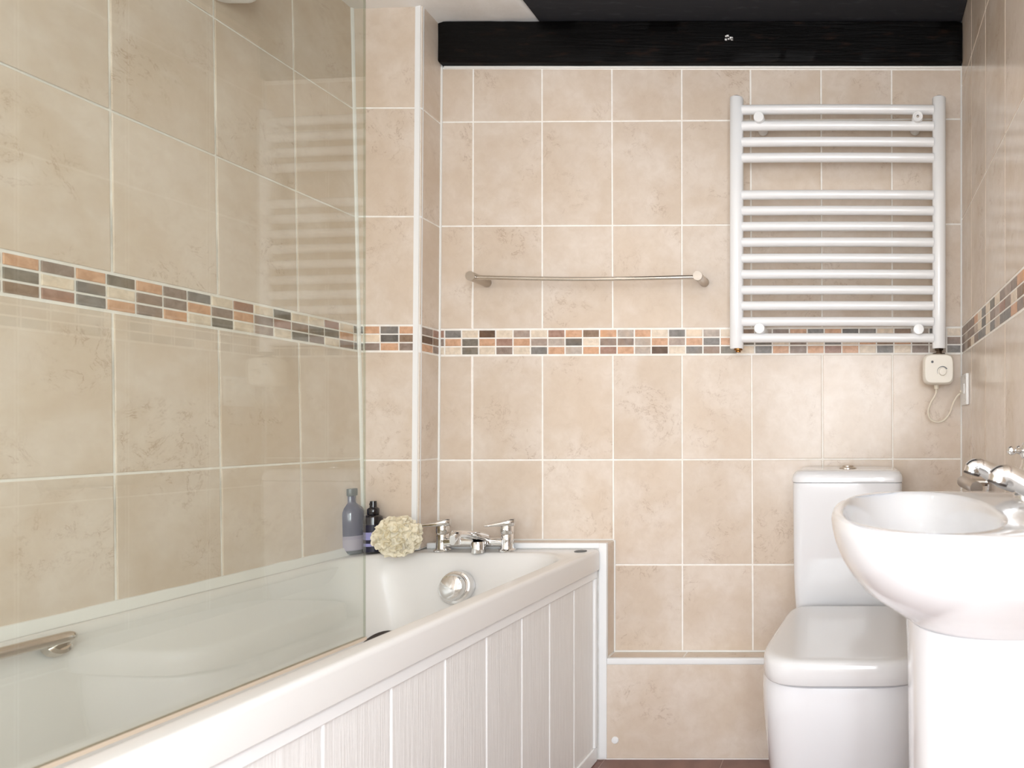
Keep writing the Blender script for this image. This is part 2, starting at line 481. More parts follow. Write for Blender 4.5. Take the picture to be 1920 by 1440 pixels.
mosaic('mosaic_band', wall_right, lin_r, lambda d, v: V(XR, d, lerp(H+.2205, H+.294, v)), nr, 0, 0, rows_r)

# ---- floor -----------------------------------------------------
mb = MB(); mb.box(V(-1.46, REAR-.1, -.06), V(.42, 1.99, -.0015), 1)
xs = [-1.452 + .33*k for k in range(-1, 7)]; xs = [x for x in xs]
j0 = (1352 - CX) * 1.81 / F; xs = [j0 + .33*k for k in range(-4, 4)]
ys = [1.87 - .33*k for k in range(0, 10)]
for i in range(len(xs)-1):
    for k in range(len(ys)-1):
        a, b = max(xs[i], -1.45), min(xs[i+1], .42); c, e = ys[k+1], ys[k]
        if b - a < .02: continue
        mb.tile([V(a, max(c, REAR), 0), V(b, max(c, REAR), 0), V(b, e, 0), V(a, e, 0)], up, .0015)
struct(mb.build('floor', [M['floor'], M['floor_grout']]))

# ---- ceiling ---------------------------------------------------
prof = [(-1.46, 2.062), (-1.34, 2.064), (-1.20, 2.068), (-1.15, 2.0785), (-1.05, 2.080), (-.95, 2.0835), (-.915, 2.088), (-.893, 2.102), (-.87, 2.108), (.45, 2.108)]
mb = MB(); ds = [lerp(REAR-.1, 1.99, k/40) for k in range(41)]
rings = []
for d in ds:
    bott = []
    for k in range(len(prof)-1):
        for t in (0, .34, .67):
            x = lerp(prof[k][0], prof[k+1][0], t); z = lerp(prof[k][1], prof[k+1][1], t)
            z += .003 * mnoise.noise(Vector((x*9, d*9, 0)))
            x2 = x + (.03*mnoise.noise(Vector((d*11, 3, 0))) + (1.86 - d)*-.16*(d > 1.15) if -1.0 < x < -.86 else 0)
            bott.append(V(x2, d, z))
    bott.append(V(prof[-1][0], d, prof[-1][1]))
    rings.append(bott + [V(.45, d, 2.24), V(-1.46, d, 2.24)])
mb.loft(rings)
struct(mb.build('ceiling', M['plaster'], sharp=50))

# ---- rear wall with the window ----------------------------------
WX0, WX1, WZ0, WZ1 = -.56, .24, .50, 1.62
mb = MB()
mb.box(V(-1.46, REAR-.1, 0), V(WX0, REAR, 2.10)); mb.box(V(WX1, REAR-.1, 0), V(.42, REAR, 2.10))
mb.box(V(WX0, REAR-.1, 0), V(WX1, REAR, WZ0)); mb.box(V(WX0, REAR-.1, WZ1), V(WX1, REAR, 2.10))
struct(mb.build('wall_rear', M['plaster']))
win = struct(bpy.data.objects.new('window_1', None)); C.objects.link(win); win.location = V((WX0+WX1)/2, REAR-.06, WZ0); BASE[win.name] = win.location.copy()
mb = MB(); fw = .045; y0, y1 = REAR-.085, REAR-.035
mb.box(V(WX0+.001, y0, WZ0+.001), V(WX0+fw, y1, WZ1-.001)); mb.box(V(WX1-fw, y0, WZ0+.001), V(WX1-.001, y1, WZ1-.001))
mb.box(V(WX0+fw, y0, WZ0+.001), V(WX1-fw, y1, WZ0+fw)); mb.box(V(WX0+fw, y0, WZ1-fw), V(WX1-fw, y1, WZ1-.001))
mb.box(V((WX0+WX1)/2-.02, y0, WZ0+fw), V((WX0+WX1)/2+.02, y1, WZ1-fw))
part('window_frame', mb, M['paint'], win)
mb = MB(); mb.box(V(WX0+fw, REAR-.064, WZ0+fw), V(WX1-fw, REAR-.060, WZ1-fw)); part('window_pane', mb, M['window_glass'], win)

win = struct(bpy.data.objects.new('added_side_window', None)); C.objects.link(win); win.location = V(XR+.05, (SD0+SD1)/2, SZ0); BASE[win.name] = win.location.copy()  # unseen window, added to brighten the bath face and panel
mb = MB(); x0, x1 = XR+.02, XR+.07
mb.box(V(x0, SD0+.001, SZ0+.001), V(x1, SD0+fw, SZ1-.001)); mb.box(V(x0, SD1-fw, SZ0+.001), V(x1, SD1-.001, SZ1-.001))
mb.box(V(x0, SD0+fw, SZ0+.001), V(x1, SD1-fw, SZ0+fw)); mb.box(V(x0, SD0+fw, SZ1-fw), V(x1, SD1-fw, SZ1-.001))
part('window_frame', mb, M['paint'], win)
mb = MB(); mb.box(V(XR+.043, SD0+fw, SZ0+fw), V(XR+.047, SD1-fw, SZ1-fw)); part('window_pane', mb, M['window_glass'], win)

# ---- trims and sealant lines ------------------------------------
def trim(n, mb, mat=None, **kw): return struct(mb.build('trim_%d' % n, mat or M['white_trim'], **kw))
mb = MB()                                                       # round-edge strip up the boxed corner
rings = []
for z in (.588, 1.0, 1.5, 2.088):
    cx, cd, r = xb(z), DB, .0085
    rings.append([V(cx - r*.9 + r*math.cos(a) - .0008, cd + r*.9 + r*math.sin(a) + .0005, z) for a in [2*PI*i/20 for i in range(20)]])
mb.loft(rings)
for z0, z1 in ((.588, 1.3), (1.3, 2.088)):
    mb.hexa([V(xb(z0)-.017, DB-.0022, z0), V(xb(z0)-.003, DB-.0022, z0), V(xb(z0)-.003, DB+.003, z0), V(xb(z0)-.017, DB+.003, z0),
             V(xb(z1)-.017, DB-.0022, z1), V(xb(z1)-.003, DB-.0022, z1), V(xb(z1)-.003, DB+.003, z1), V(xb(z1)-.017, DB+.003, z1)])
trim(1, mb)
mb = MB()                                                       # corner joints in white sealant
def bead(p0, p1, r): mb.tube([p0, p1], r, 8)
bead(L(DB-.001, .60, .001), L(DB-.001, 2.07, .001), .0052)
bead(V(xb(.6)-.005, D-.001, .602), V(xb(1.95)-.005, D-.001, 1.955), .0036)
bead(V(XR-.0005, D-.001, .282), V(XR-.0005, D-.001, 1.955), .0036)
bead(V(xb(.6), D-.001, .601), V(XS, D-.001, .601), .0024)
bead(V(XS+.0008, D-.001, .282), V(XS+.0008, D-.001, .60), .0030)
bead(V(XS, D-.001, .2812), V(XR, D-.001, .2812), .0030)
bead(V(-1.18, D-.001, 1.956), V(XR, D-.001, 1.956), .0035)
trim(2, mb, M['silicone'])
mb = MB()                                                       # white edging strips round the ledge
mb.rbox(V(xb(.6)+.003, DLG-.0031, .5868), V(XS-.004, DLG+.009, .6022), .0022)
mb.rbox(V(XS-.0205, DLG-.0035, .004), V(XS+.0015, DLG+.010, .6020), .0022)
trim(3, mb)
mb = MB(); mb.rbox(V(XS+.002, DLG-.0035, .2655), V(XR-.003, DLG+.009, .2825), .0022)
trim(4, mb)
mb = MB()                                                       # sealant where the bath meets the left wall
pr = []
for k in range(40):
    d = lerp(.13, 1.800, k/39); x = xl(.6, d); w = .002*mnoise.noise(Vector((d*14, 0, 0)))
    pr.append([V(x-.001, d, .5862), V(x+.011+w, d, .5862), V(x+.0095+w, d, .591), V(x+.005, d, .600), V(x+.003, d, .606+w), V(x-.001, d, .607+w)])
mb.loft(pr)
trim(5, mb, M['silicone'])

# ================================================================= BEAMS
def beam(name, x0, x1, d0, d1, z0, z1, label, wob=.004, mat='beam', nx=90):
    rings = []
    for k in range(nx + 1):
        x = lerp(x0, x1, k/nx); e = 0
        if k == 0 or k == nx: e = .003
        n1 = [wob*mnoise.noise(Vector((x*7, i*3.7, z0*5))) + wob*.5*mnoise.noise(Vector((x*31, i*5.1, 2))) for i in range(10)]
        c = .004
        pts = [(d0+c, z0), (d0+c*.3, z0+c*.3), (d0, z0+c), (d0, lerp(z0, z1, .35)), (d0, lerp(z0, z1, .68)), (d0, z1-c), (d0+c, z1), (d1, z1), (d1, z0)]
        ring = []
        for i, (d, z) in enumerate(pts):
            if i < 7:
                dn = n1[i]*(.9 if i in (2,3,4,5) else .2); zn = n1[i]*(.5 if i in (5, 6) else .12)
            else: dn = zn = 0
            ring.append(V(x, d + dn + (e if i < 7 else 0), z + zn + (e if i < 3 else (-e if i in (5,6,7) else 0))))
        rings.append(ring)
    mb = MB(); mb.loft(rings)
    if name == 'fleck': return mb
    o = mb.build(name, M[mat], base=V((x0+x1)/2, (d0+d1)/2, z0)); tag(o, label, 'beam', None); return o
b1 = beam('ceiling_beam', -1.186, XR-.002, 1.874, 1.985, 1.9582, 2.0765, 'lower black painted timber beam along the top of the back wall, directly above the towel radiator')
mb = MB()                                                       # chipped paint showing through
fc = P(1366, 70, 1.870)
for k in range(9):
    a = fc + Vector((random.uniform(-.011, .011), 0, random.uniform(-.006, .006))); s_ = random.uniform(.0015, .004)
    mb.box(a + Vector((-s_, -.0008, -s_*.6)), a + Vector((s_, .006, s_*.6)))
part('paint_chip', mb, M['paint'], b1, 'white chip in the black paint', base=None)
beam('ceiling_beam', -.905, XR-.002, 1.15, 1.984, 2.083, 2.20, 'upper black painted timber beam at the ceiling, seen from below in front of the lower beam', wob=.003, mat='beam_grey')  # its unseen forward length is stretched to darken the upper right wall

# ================================================================= BATHTUB
ZR = .586
bath = thing('bathtub', 'white built-in bathtub along the left wall behind the glass screen', 'bathtub', V(-1.03, .98, .02))
def xo(d): return -.7075 - .026*(1.836 - d)                     # outer edge of the rim
BD0, BD1 = .14, 1.834
def plan(inset_l, inset_r, inset_f, inset_n, r, n=64):
    d0, d1 = BD0 + inset_n, BD1 - inset_f
    pts = rrect(.5, .5, 0.0001, 1)
    hl = (d1-d0)/2; dc = (d0+d1)/2
    out = []
    w = .31
    for x, y in rrect(w, hl, r, 16):
        d = dc + y; u = (x + w)/(2*w)
        xa = -1.3375 + inset_l; xb_ = xo(d) - inset_r
        out.append((lerp(xa, xb_, u), d))
    return out
mb = MB()
specs = [  # (left, right, far, near, radius, z)
    (.002, .0015, .001, .002, .012, .530), (.001, .0, .001, .001, .012, .5315), (.001, .0, .001, .001, .012, .576), (.0015, .0008, .001, .002, .013, .5805), (.0025, .0035, .002, .004, .014, .5842), (.004, .007, .003, .006, .015, .5857),
    (.008, .0105, .006, .010, .02, .586), (.012, .034, .050, .05, .13, .5861), (.0145, .0375, .055, .058, .135, .5855), (.0175, .041, .059, .066, .14, .583),
    (.023, .045, .064, .08, .14, .574), (.036, .053, .072, .105, .14, .53), (.066, .068, .09, .17, .145, .44), (.085, .086, .118, .25, .15, .36),
    (.11, .108, .150, .32, .15, .315), (.15, .145, .20, .40, .14, .292), (.20, .20, .27, .48, .10, .286)]
rings = []
for l, r_, f, n_, rad, z in specs:
    rings.append([V(x, d, z) for x, d in plan(l, r_, f, n_, rad)])
mb.loft(rings, cap0=False)
tub = part('tub', mb, M['acrylic'], bath)
mb = MB()                                                       # outer tub shell below the rim
rings = [[V(x, d, z) for x, d in plan(l, r_, f, n_, rad)] for l, r_, f, n_, rad, z in
         [(.03, .062, .03, .05, .13, .570), (.045, .066, .06, .09, .13, .45), (.07, .08, .09, .20, .14, .33), (.12, .12, .16, .33, .14, .27)]]
mb.loft(rings, cap0=False); part('tub_shell', mb, M['acrylic'], bath)
# overflow cover
mb = MB(); oc = P(855, 1101, 1.742); ax = Vector((0, -1, .22))
mb.lathe([(.043, -.012), (.043, .004), (.041, .008), (.036, .0095), (.034, .0085), (.033, .020), (.030, .027), (.022, .031), (.0, .032)], oc, ax, 36)
part('overflow_cover', mb, M['chrome'], bath, 'round chrome overflow cover')
# waste
mb = MB(); dc_ = P(716, 1213, 1.652); ax = Vector((.15, -.55, .75))
mb.lathe([(.047, -.01), (.047, .003), (.044, .005), (.030, .003), (.0, .002)], dc_, ax, 32, 0)
mb.lathe([(.024, .0), (.024, .005), (.020, .008), (.011, .010), (.0, .0105)], dc_, ax, 28, 1)
part('drain', mb, [M['dark'], M['acrylic']], bath, 'dark drain ring')
mb = MB(); hc = V(-.7475, 1.795, ZR)
mb.lathe([(.0165, -.002), (.0165, .0012), (.014, .0024), (.0, .0028)], hc, up, 24)
part('hole_cover', mb, M['grey_plastic'], bath, 'small grey disc in the rim')
# grab handle
mb = MB(); xh = -1.262; zh = .585
mb.tube(bez([V(-1.305, 1.070, .560), V(-1.288, 1.074, .572), V(-1.270, 1.068, .582), V(xh, 1.045, zh), V(xh, .98, zh+.001)], 8)
        + [V(xh, .80, zh+.001), V(xh, .62, zh)] + bez([V(xh, .60, zh), V(xh-.006, .575, zh-.002), V(-1.285, .565, .578), V(-1.300, .567, .560)], 8), .0092, 16)
mb.lathe([(.017, -.006), (.017, .006), (.012, .010)], V(-1.296, 1.072, .566), (1, 0, .55), 20)
mb.lathe([(.017, -.006), (.017, .006), (.012, .010)], V(-1.2935, .566, .573), (1, 0, .55), 20)
part('grab_handle', mb, M['steel'], bath, 'chrome grab handle')

# ---- bath panel -------------------------------------------------
pan = thing('bath_surround', 'white tongue-and-groove boarded panel on the front of the bathtub', 'panel', V(-.72, .98, 0))
def xp(d): return xo(d) - .013
edges = [1.828, 1.815, 1.697, 1.569, 1.445, 1.313, 1.186, 1.053, .922, .792, .662, .532, .402, .272, .150]
mb = MB()
for k in range(1, len(edges)-1):
    d1, d0 = edges[k], edges[k+1]; g = .0035
    sec = [(d1, -.006), (d1-g*.4, -.004), (d1-g, 0), (d0+g, 0), (d0+g*.4, -.004), (d0, -.006)]
    ring0 = [V(xp(d)+o, d, .032) for d, o in sec] + [V(xp(d0)-.014, d0, .032), V(xp(d1)-.014, d1, .032)]
    ring1 = [V(p.x, p.y + D, .518) for p in ring0]
    mb.loft([ring0, ring1], smooth=False)
part('boards', mb, M['board'], pan, sharp=20)
def skew(mb, d0, d1, a, b, z0, z1):
    mb.hexa([V(xp(d0)+a, d0, z0), V(xp(d0)+b, d0, z0), V(xp(d1)+b, d1, z0), V(xp(d1)+a, d1, z0),
             V(xp(d0)+a, d0, z1), V(xp(d0)+b, d0, z1), V(xp(d1)+b, d1, z1), V(xp(d1)+a, d1, z1)])
mb = MB(); skew(mb, .145, 1.829, -.012, .0055, .5065, .5285); part('top_rail', mb, M['paint'], pan, bevel=.0012)
mb = MB(); skew(mb, .145, 1.829, -.012, .0055, .001, .040); part('skirting', mb, M['paint'], pan, bevel=.002)
mb = MB(); skew(mb, 1.8155, 1.8285, -.012, .0055, .041, .506); part('side_rail', mb, M['paint'], pan, bevel=.0012)

# ---- glass screen -----------------------------------------------
def xg(d): return -.770 + .040*(d - 1.036)
scr = thing('shower_screen', 'clear frameless glass shower screen standing on the rim of the bathtub', 'screen', V(xg(.6), .6, .588))
mb = MB(); d0, d1 = .20, 1.036; z0, z1 = .5922, 1.99
pts = []
for z in (z0, z1):
    pts += [V(xg(d0)-.002, d0, z), V(xg(d0)+.002, d0, z), V(xg(d1)+.002, d1, z), V(xg(d1)-.002, d1, z)]
mb.hexa(pts)
mb.mi[:] = [1, 1, 1, 0, 1, 0]
# faces order: bottom, top, near edge, right side, far edge, left side
part('glass_pane', mb, [M['glass'], M['glass_edge']], scr)
mb = MB()
mb.hexa([V(xg(d0)-.0035, d0, .5872), V(xg(d0)+.0035, d0, .5872), V(xg(d1)+.0035, d1, .5872), V(xg(d1)-.0035, d1, .5872),
         V(xg(d0)-.0038, d0, .592), V(xg(d0)+.0038, d0, .592), V(xg(d1)+.0038, d1, .592), V(xg(d1)-.0038, d1, .592)])
part('bottom_seal', mb, M['seal'], scr, 'tan rubber seal strip')
mb = MB(); mb.rbox(V(xg(.185)-.015, .165, .588), V(xg(.185)+.015, .1995, 2.05), .004); part('hinge_post', mb, M['chrome'], scr)

# ---- bath mixer tap ----------------------------------------------
DT = 1.803
mix = thing('bath_tap', 'chrome two-lever bath mixer tap on the far rim of the bathtub', 'tap', V(-1.03, DT, ZR))
xa, xc = (830-CX)*DT/F, (951-CX)*DT/F
mb = MB()
for x in (xa, xc):
    mb.lathe([(.022, .0005), (.022, .004), (.0175, .007), (.016, .012), (.0152, .030), (.0155, .044), (.0135, .047)], V(x, DT, ZR), up, 28)
mb.rbox(V(xa, DT-.013, ZR+.012), V(xc, DT+.011, ZR+.036), .009)
part('tap_body', mb, M['chrome'], mix)
mb = MB()                                                       # flat spout reaching out over the tub
xm = -1.018; pa = [(DT-.006, .6235, .034, .014), (1.77, .632, .033, .012), (1.735, .641, .030, .010), (1.705, .648, .027, .009), (1.685, .650, .023, .009), (1.674, .645, .017, .012), (1.668, .638, .012, .012)]
rings = []
for d, z, w, h in pa:
    rings.append([V(xm + a, d, z + b) for a, b in rrect(w*.62, h, h*.8, 5)])
mb.loft(rings)
mb.lathe([(.012, .010), (.0125, -.004), (.0115, -.018), (.010, -.0185), (.0, -.016)], V(xm, 1.681, .643), up, 20)
part('spout', mb, M['chrome'], mix)
mb = MB(); mb.lathe([(.0175, .0005), (.0175, .027), (.016, .031), (.0, .032)], V(xm+.004, DT-.027, ZR), up, 24)
part('diverter', mb, M['chrome'], mix)
for x in (xa, xc):
    mb = MB(); t = ZR
    mb.lathe([(.0155, .048), (.0168, .052), (.0165, .060), (.0155, .070), (.014, .076)], V(x, DT, t), up, 24)
    rings = []
    for s_, w, zz, h in ((-.019, .012, .079, .010), (-.012, .017, .0785, .0105), (.0, .0185, .077, .009), (.014, .0175, .0755, .0065), (.032, .016, .0735, .0042), (.048, .014, .072, .0034), (.056, .010, .0714, .0026)):
        rings.append([V(x - .95*s_ - .31*a, DT - .31*s_ + .95*a, t + zz + b) for a, b in rrect(w, h, h*.8, 4)])
    mb.loft(rings)
    part('lever_handle', mb, M['chrome'], mix)

# ---- bottles ------------------------------------------------------
def bottle_blue():
    c = P(657, 1030, 1.762); c.z = ZR
    t = thing('bottle', 'tall slate blue bottle with a lilac label on the bath rim behind the glass screen', 'bottle', c)
    mb = MB(); r = .0318
    mb.lathe([(.028, .0008), (r, .003), (r, .012)], c, up, 40, 1)
    mb.lathe([(r-.0004, .0121), (r, .013), (r, .105), (r-.0012, .114), (r-.006, .123), (r-.013, .130), (.0135, .135), (.0122, .139), (.0122, .154)], c, up, 40, 0)
    part('bottle_body', mb, [M['bottle_blue'], M['bottle_foot']], t)
    mb = MB(); mb.lathe([(.0128, .1545), (.0152, .155), (.0155, .158), (.0155, .170), (.0148, .1735), (.0, .174)], c, up, 32)
    part('cap', mb, M['bottle_cap'], t, 'grey-green cap')
    mb = MB(); mb.lathe([(r+.0004, .012), (r+.0005, .050)], c, up, 48, 0, caps=False)
    for z in (.0478, .0452, .0426, .0135): mb.lathe([(r+.0007, z-.00035), (r+.0007, z+.00035)], c, up, 48, 1, caps=False)
    part('paper_label', mb, [M['label_lilac'], M['label_line']], t, 'pale lilac label')
bottle_blue()
def bottle_spray():
    c = P(700, 1030, 1.772); c.z = ZR
    t = thing('bottle', 'small black spray bottle with lavender bands between the blue bottle and the bath puff', 'bottle', c)
    mb = MB(); r = .0218
    mb.lathe([(.019, .0008), (r, .003), (r, .092), (r-.0015, .098), (r-.007, .102), (.0125, .1035)], c, up, 36)
    part('bottle_body', mb, M['bottle_black'], t)
    mb = MB(); mb.lathe([(.0128, .1037), (.0136, .105), (.0136, .118), (.0115, .121), (.0082, .123), (.0078, .135), (.0072, .1395), (.0, .140)], c, up, 28)
    mb.tube([c + Vector((0, -.004, .132)), c + Vector((0, -.0115, .132))], .003, 10)
    part('spray_cap', mb, M['bottle_black'], t)
    mb = MB()
    for z0, z1, k in ((.006, .0205, 0), (.0205, .0285, 1), (.0285, .038, 0), (.038, .058, 1), (.058, .078, 0)):
        mb.lathe([(r+.0004, z0), (r+.0004, z1)], c, up, 40, k, caps=False)
    part('paper_label', mb, [M['bottle_navy'], M['lavender']], t, 'navy label with two lavender bands')
bottle_spray()

# ---- bath puff ----------------------------------------------------
def puff():
    c = P(746, 1006, 1.716); c.z = ZR + .0535
    ax_ = Vector((.058, .046, .0525)); mb = MB(); rnd = random.Random(5)
    poles = [Vector((.25, -.9, .2)).normalized(), Vector((-.7, -.6, .35)).normalized(), Vector((.8, -.4, .5)).normalized()]
    def surf(n, k):
        best = max(range(3), key=lambda i: n.dot(poles[i])); pl = poles[best]
        t = (n - pl*n.dot(pl)); a = math.atan2(t.dot(pl.orthogonal()), t.dot(pl.cross(pl.orthogonal())))
        w = mnoise.noise(n*3.1)
        fold = abs(math.sin(a*7 + 3.2*w + 5*n.dot(pl)))**.7 * min(1, 1.6*t.length)
        fine = mnoise.noise(Vector((a*9, n.dot(pl)*5, best)))
        return k*(.76 + .15*fold + .05*fine + .06*w)
    nu, nv = 150, 76; rings = []
    for v in range(nv):
        ph = PI*(v+.5)/nv; ring = []
        for u in range(nu):
            th = 2*PI*u/nu; n = Vector((math.sin(ph)*math.cos(th), math.sin(ph)*math.sin(th), math.cos(ph)))
            p = n*surf(n, 1.0); p = c + Vector((p.x*ax_.x, p.y*ax_.y, p.z*ax_.z)); p.z = max(p.z, ZR+.001)
            ring.append(p)
        rings.append(ring)
    mb.loft(rings)
    N = 84                                                    # scalloped frills of mesh
    for k in range(N):
        y = 1 - 2*(k+.5)/N; r = math.sqrt(max(0, 1-y*y)); n = Vector((r*math.cos(k*2.39996), r*math.sin(k*2.39996), y))
        tng = n.orthogonal().normalized(); tng.rotate(Matrix.Rotation(rnd.uniform(0, 2*PI), 3, n)); bi = n.cross(tng)
        w = rnd.uniform(.34, .62); top = rnd.uniform(.93, 1.08); f = rnd.uniform(5, 9); ph = rnd.uniform(0, 6); rings = []
        for s_ in range(4):
            t = s_/3; ring = []
            for i in range(25):
                u = i/12 - 1
                q = n*lerp(.70, top*(1-.16*u*u) + .035*math.sin(u*11+ph)*t, t) + tng*u*w*lerp(.6, 1, t) + bi*(.13*t*math.sin(u*f+ph) + .10*t*t)
                p = c + Vector((q.x*ax_.x, q.y*ax_.y, q.z*ax_.z)); p.z = max(p.z, ZR+.001); ring.append(p)
            rings.append(ring)
        mb.loft(rings, False, False, closed=False)
    o = mb.build('bath_puff', M['loofah'], base=(c.x, c.y, ZR), sharp=180)
    tag(o, 'cream ruffled mesh bath puff on the bath rim beside the mixer tap', 'bath puff')
puff()

# ================================================================= TOWEL RADIATOR
DRD = 1.833
rad = thing('towel_radiator', 'white ladder towel radiator on the back wall above the toilet', 'radiator', P(1571, 655, DRD))
ztop = P(0, 184.5, DRD).z; zbot = P(0, 654, DRD).z
posts = []
for cxp, nm in ((1381.5, 0), (1760.5, 1)):
    x = (cxp - CX)*DRD/F; posts.append(x)
    mb = MB(); rings = []
    w, dp = .0185, .018
    sec = [(w*math.sin(a), -dp*math.cos(a)*(1 if math.cos(a) > 0 else .55)) for a in [2*PI*i/28 for i in range(28)]]
    sec = [(math.copysign(min(abs(a)*1.06, w), a), b) for a, b in sec]
    for z, s_ in ((zbot, .93), (zbot+.002, 1), (ztop-.002, 1), (ztop, .93)):
        rings.append([V(x + a*s_, DRD + b*s_, z) for a, b in sec])
    mb.loft(rings); part('upright', mb, M['enamel'], rad)
for yb_ in (207, 237.5, 267.5, 297, 366.5, 396, 425.5, 455, 485, 515, 544.5, 574, 603.5, 634):
    z = P(0, yb_, DRD-.004).z; mb = MB()
    xs_ = [lerp(posts[0]+.016, posts[1]-.016, k/16) for k in range(17)]
    mb.tube([V(x, DRD - .006 - .004*(1-((x-(posts[0]+posts[1])/2)/.28)**2), z) for x in xs_], .0128, 18)
    part('rung', mb, M['enamel'], rad)
for bx, by in ((1423, 220.5), (1720.5, 219.5), (1424, 616), (1722.5, 617.5)):
    mb = MB(); p = P(bx, by, 1.807)
    top_r = by < 300 and bx > 1600
    if top_r:
        mb.lathe([(.0145, .0), (.0145, -.004), (.0132, -.006), (.0095, -.0055), (.0085, -.001)], p, (0, 1, 0), 28, 0)
        mb.lathe([(.009, .080), (.0145, .08), (.0145, -.002), (.0132, -.004)], p, (0, 1, 0), 28, 0)
        mb.lathe([(.0085, -.002), (.0085, -.0035), (.0, -.0035)], p, (0, 1, 0), 16, 1)
        mb.lathe([(.0045, -.0036), (.004, -.0055), (.0, -.0056)], p, (0, 1, 0), 6, 2)
    else:
        mb.lathe([(.009, .080), (.0145, .080), (.0145, -.004), (.0135, -.006), (.0, -.0066)], p, (0, 1, 0), 28, 0)
    part('wall_bracket', mb, [M['enamel'], M['grey_plastic'], M['steel']], rad, 'round bracket with its screw showing' if top_r else None)
for x in posts:
    mb = MB(); mb.lathe([(.0115, .0), (.0115, .0035), (.009, .005), (.0, .0052)], V(x, DRD, ztop), up, 20); part('end_cap', mb, M['dark_metal'], rad, 'tarnished end cap')
mb = MB(); mb.lathe([(.0115, -.0), (.0115, -.004), (.007, -.006), (.007, -.010), (.0, -.0102)], V(posts[0]+.004, DRD, zbot), up, 12); part('bottom_plug', mb, M['brass'], rad, 'brass plug')
# heater control
cb = P(1760, 692, 1.815); uw, uh = .0425, .0425
mb = MB(); mb.lathe([(.013, .0), (.013, -.004), (.009, -.005), (.009, -.014)], V(posts[1], DRD, zbot), up, 6)
mb.lathe([(.0175, -.013), (.0175, -.0165)], V(posts[1], DRD, zbot), up, 20)
part('heating_element', mb, M['dark_metal'], rad, 'dark threaded fitting')
mb = MB(); rings = []
cbx, cbz = cb.x, cb.z
def sq(s_, e): return [(a*s_, b*s_) for a, b in sellipse(uw, uh, e, 56)]
for d, s_, e in ((1.860, .90, 5), (1.856, .95, 5), (1.835, 1.0, 5.2), (1.818, .985, 5), (1.810, .93, 4.6), (1.8075, .88, 4.6)):
    rings.append([V(cbx + a, d, cbz + b) for a, b in sq(s_, e)])
mb.loft(rings)
ctl = part('heater_control', mb, M['cream_plastic'], rad, 'cream plastic heater control box')
mb = MB(); kp = P(1767, 697, 1.8073)
mb.lathe([(.0108, .0), (.0105, -.006), (.0095, -.008), (.0, -.0085)], kp, (0, 1, 0), 28); part('dial', mb, M['cream_plastic'], ctl)
mb = MB(); ip = P(1748, 678.5, 1.8073)
mb.lathe([(.0034, .0), (.0034, -.0014), (.0, -.002)], ip, (0, 1, 0), 16); part('indicator_light', mb, M['grey_plastic'], ctl, 'small grey indicator')
mb = MB()                                                       # printed heat scale round the dial
for i in range(12):
    a0, a1 = math.radians(205 - i*14.5), math.radians(205 - (i+1)*14.5); t = .0003 + .0013*(i/11)
    r0, r1 = .0142 - t, .0142 + t
    mb.add([kp + Vector((r*math.cos(a), -.0006, r*math.sin(a))) for a, r in ((a0, r0), (a0, r1), (a1, r1), (a1, r0))], [(0, 1, 2, 3)])
part('dial_scale', mb, M['grey_plastic'], ctl, 'dark printed heat scale')
mb = MB()
mb.lathe([(.0068, .0), (.0068, -.010), (.0052, -.012)], V((1756-CX)*1.84/F, 1.842, cbz-uh*.985), up, 16)
mb.tube(bez([P(1756, 727, 1.842), P(1754, 740, 1.842), P(1745, 756, 1.845), P(1740.5, 773, 1.85), P(1745, 786, 1.852), P(1757, 791.5, 1.852), P(1770, 788, 1.852),
             P(1781, 774, 1.85), P(1787, 757, 1.845), P(1794, 744, 1.84), P(1800, 737.5, 1.835), P(1801.3, 733.5, 1.828)], 8), .0030, 10)
part('power_cord', mb, M['cord'], ctl, 'thin cream cord')
# ---- fused outlet ---------------------------------------------------
outl = thing('wall_outlet', 'white square wall outlet plate on the right wall beside the radiator control', 'outlet', V(XR, 1.815, 1.03))
mb = MB(); ow = .0425; oz = H + (CY-730)*1.80/F
mb.rbox(V(XR-.0085, 1.815-ow, oz-ow), V(XR-.0002, 1.815+ow, oz+ow), .0026)
part('plate', mb, M['white_plastic'], outl)
mb = MB(); mb.rbox(V(XR-.0105, 1.80, oz-.012), V(XR-.0082, 1.83, oz+.016), .001); part('fuse_cover', mb, M['white_plastic'], outl)
for z in (oz-.03, oz+.03):
    mb = MB(); mb.lathe([(.0034, 0), (.0034, -.0008), (.0, -.001)], V(XR-.0085, 1.815-.030, z), (1, 0, 0), 14); part('screw', mb, M['steel'], outl)

# ================================================================= TOWEL RAIL
tr = thing('towel_rail', 'thin brushed-metal towel rail with two posts on the back wall left of the radiator', 'towel rail', V(-.75, D, 1.33))
e0, e1 = P(881.5, 517.5, 1.815), P(1308, 517, 1.815)
for e in (e0, e1):
    mb = MB(); mb.lathe([(.0135, .082), (.0135, .079), (.0128, .078), (.0126, .002), (.0132, .0), (.0128, -.0012), (.0, -.0014)], e, (0, 1, 0), 28)
    part('post', mb, M['nickel'], tr)
mb = MB(); pts = []
for k in range(25):
    t = k/24; pts.append(e0.lerp(e1, lerp(.012, .988, t)) + Vector((0, .012, -.0010 - .0050*math.sin(PI*t)**1.2)))
mb.tube(pts, .0058, 14); part('bar', mb, M['steel'], tr)

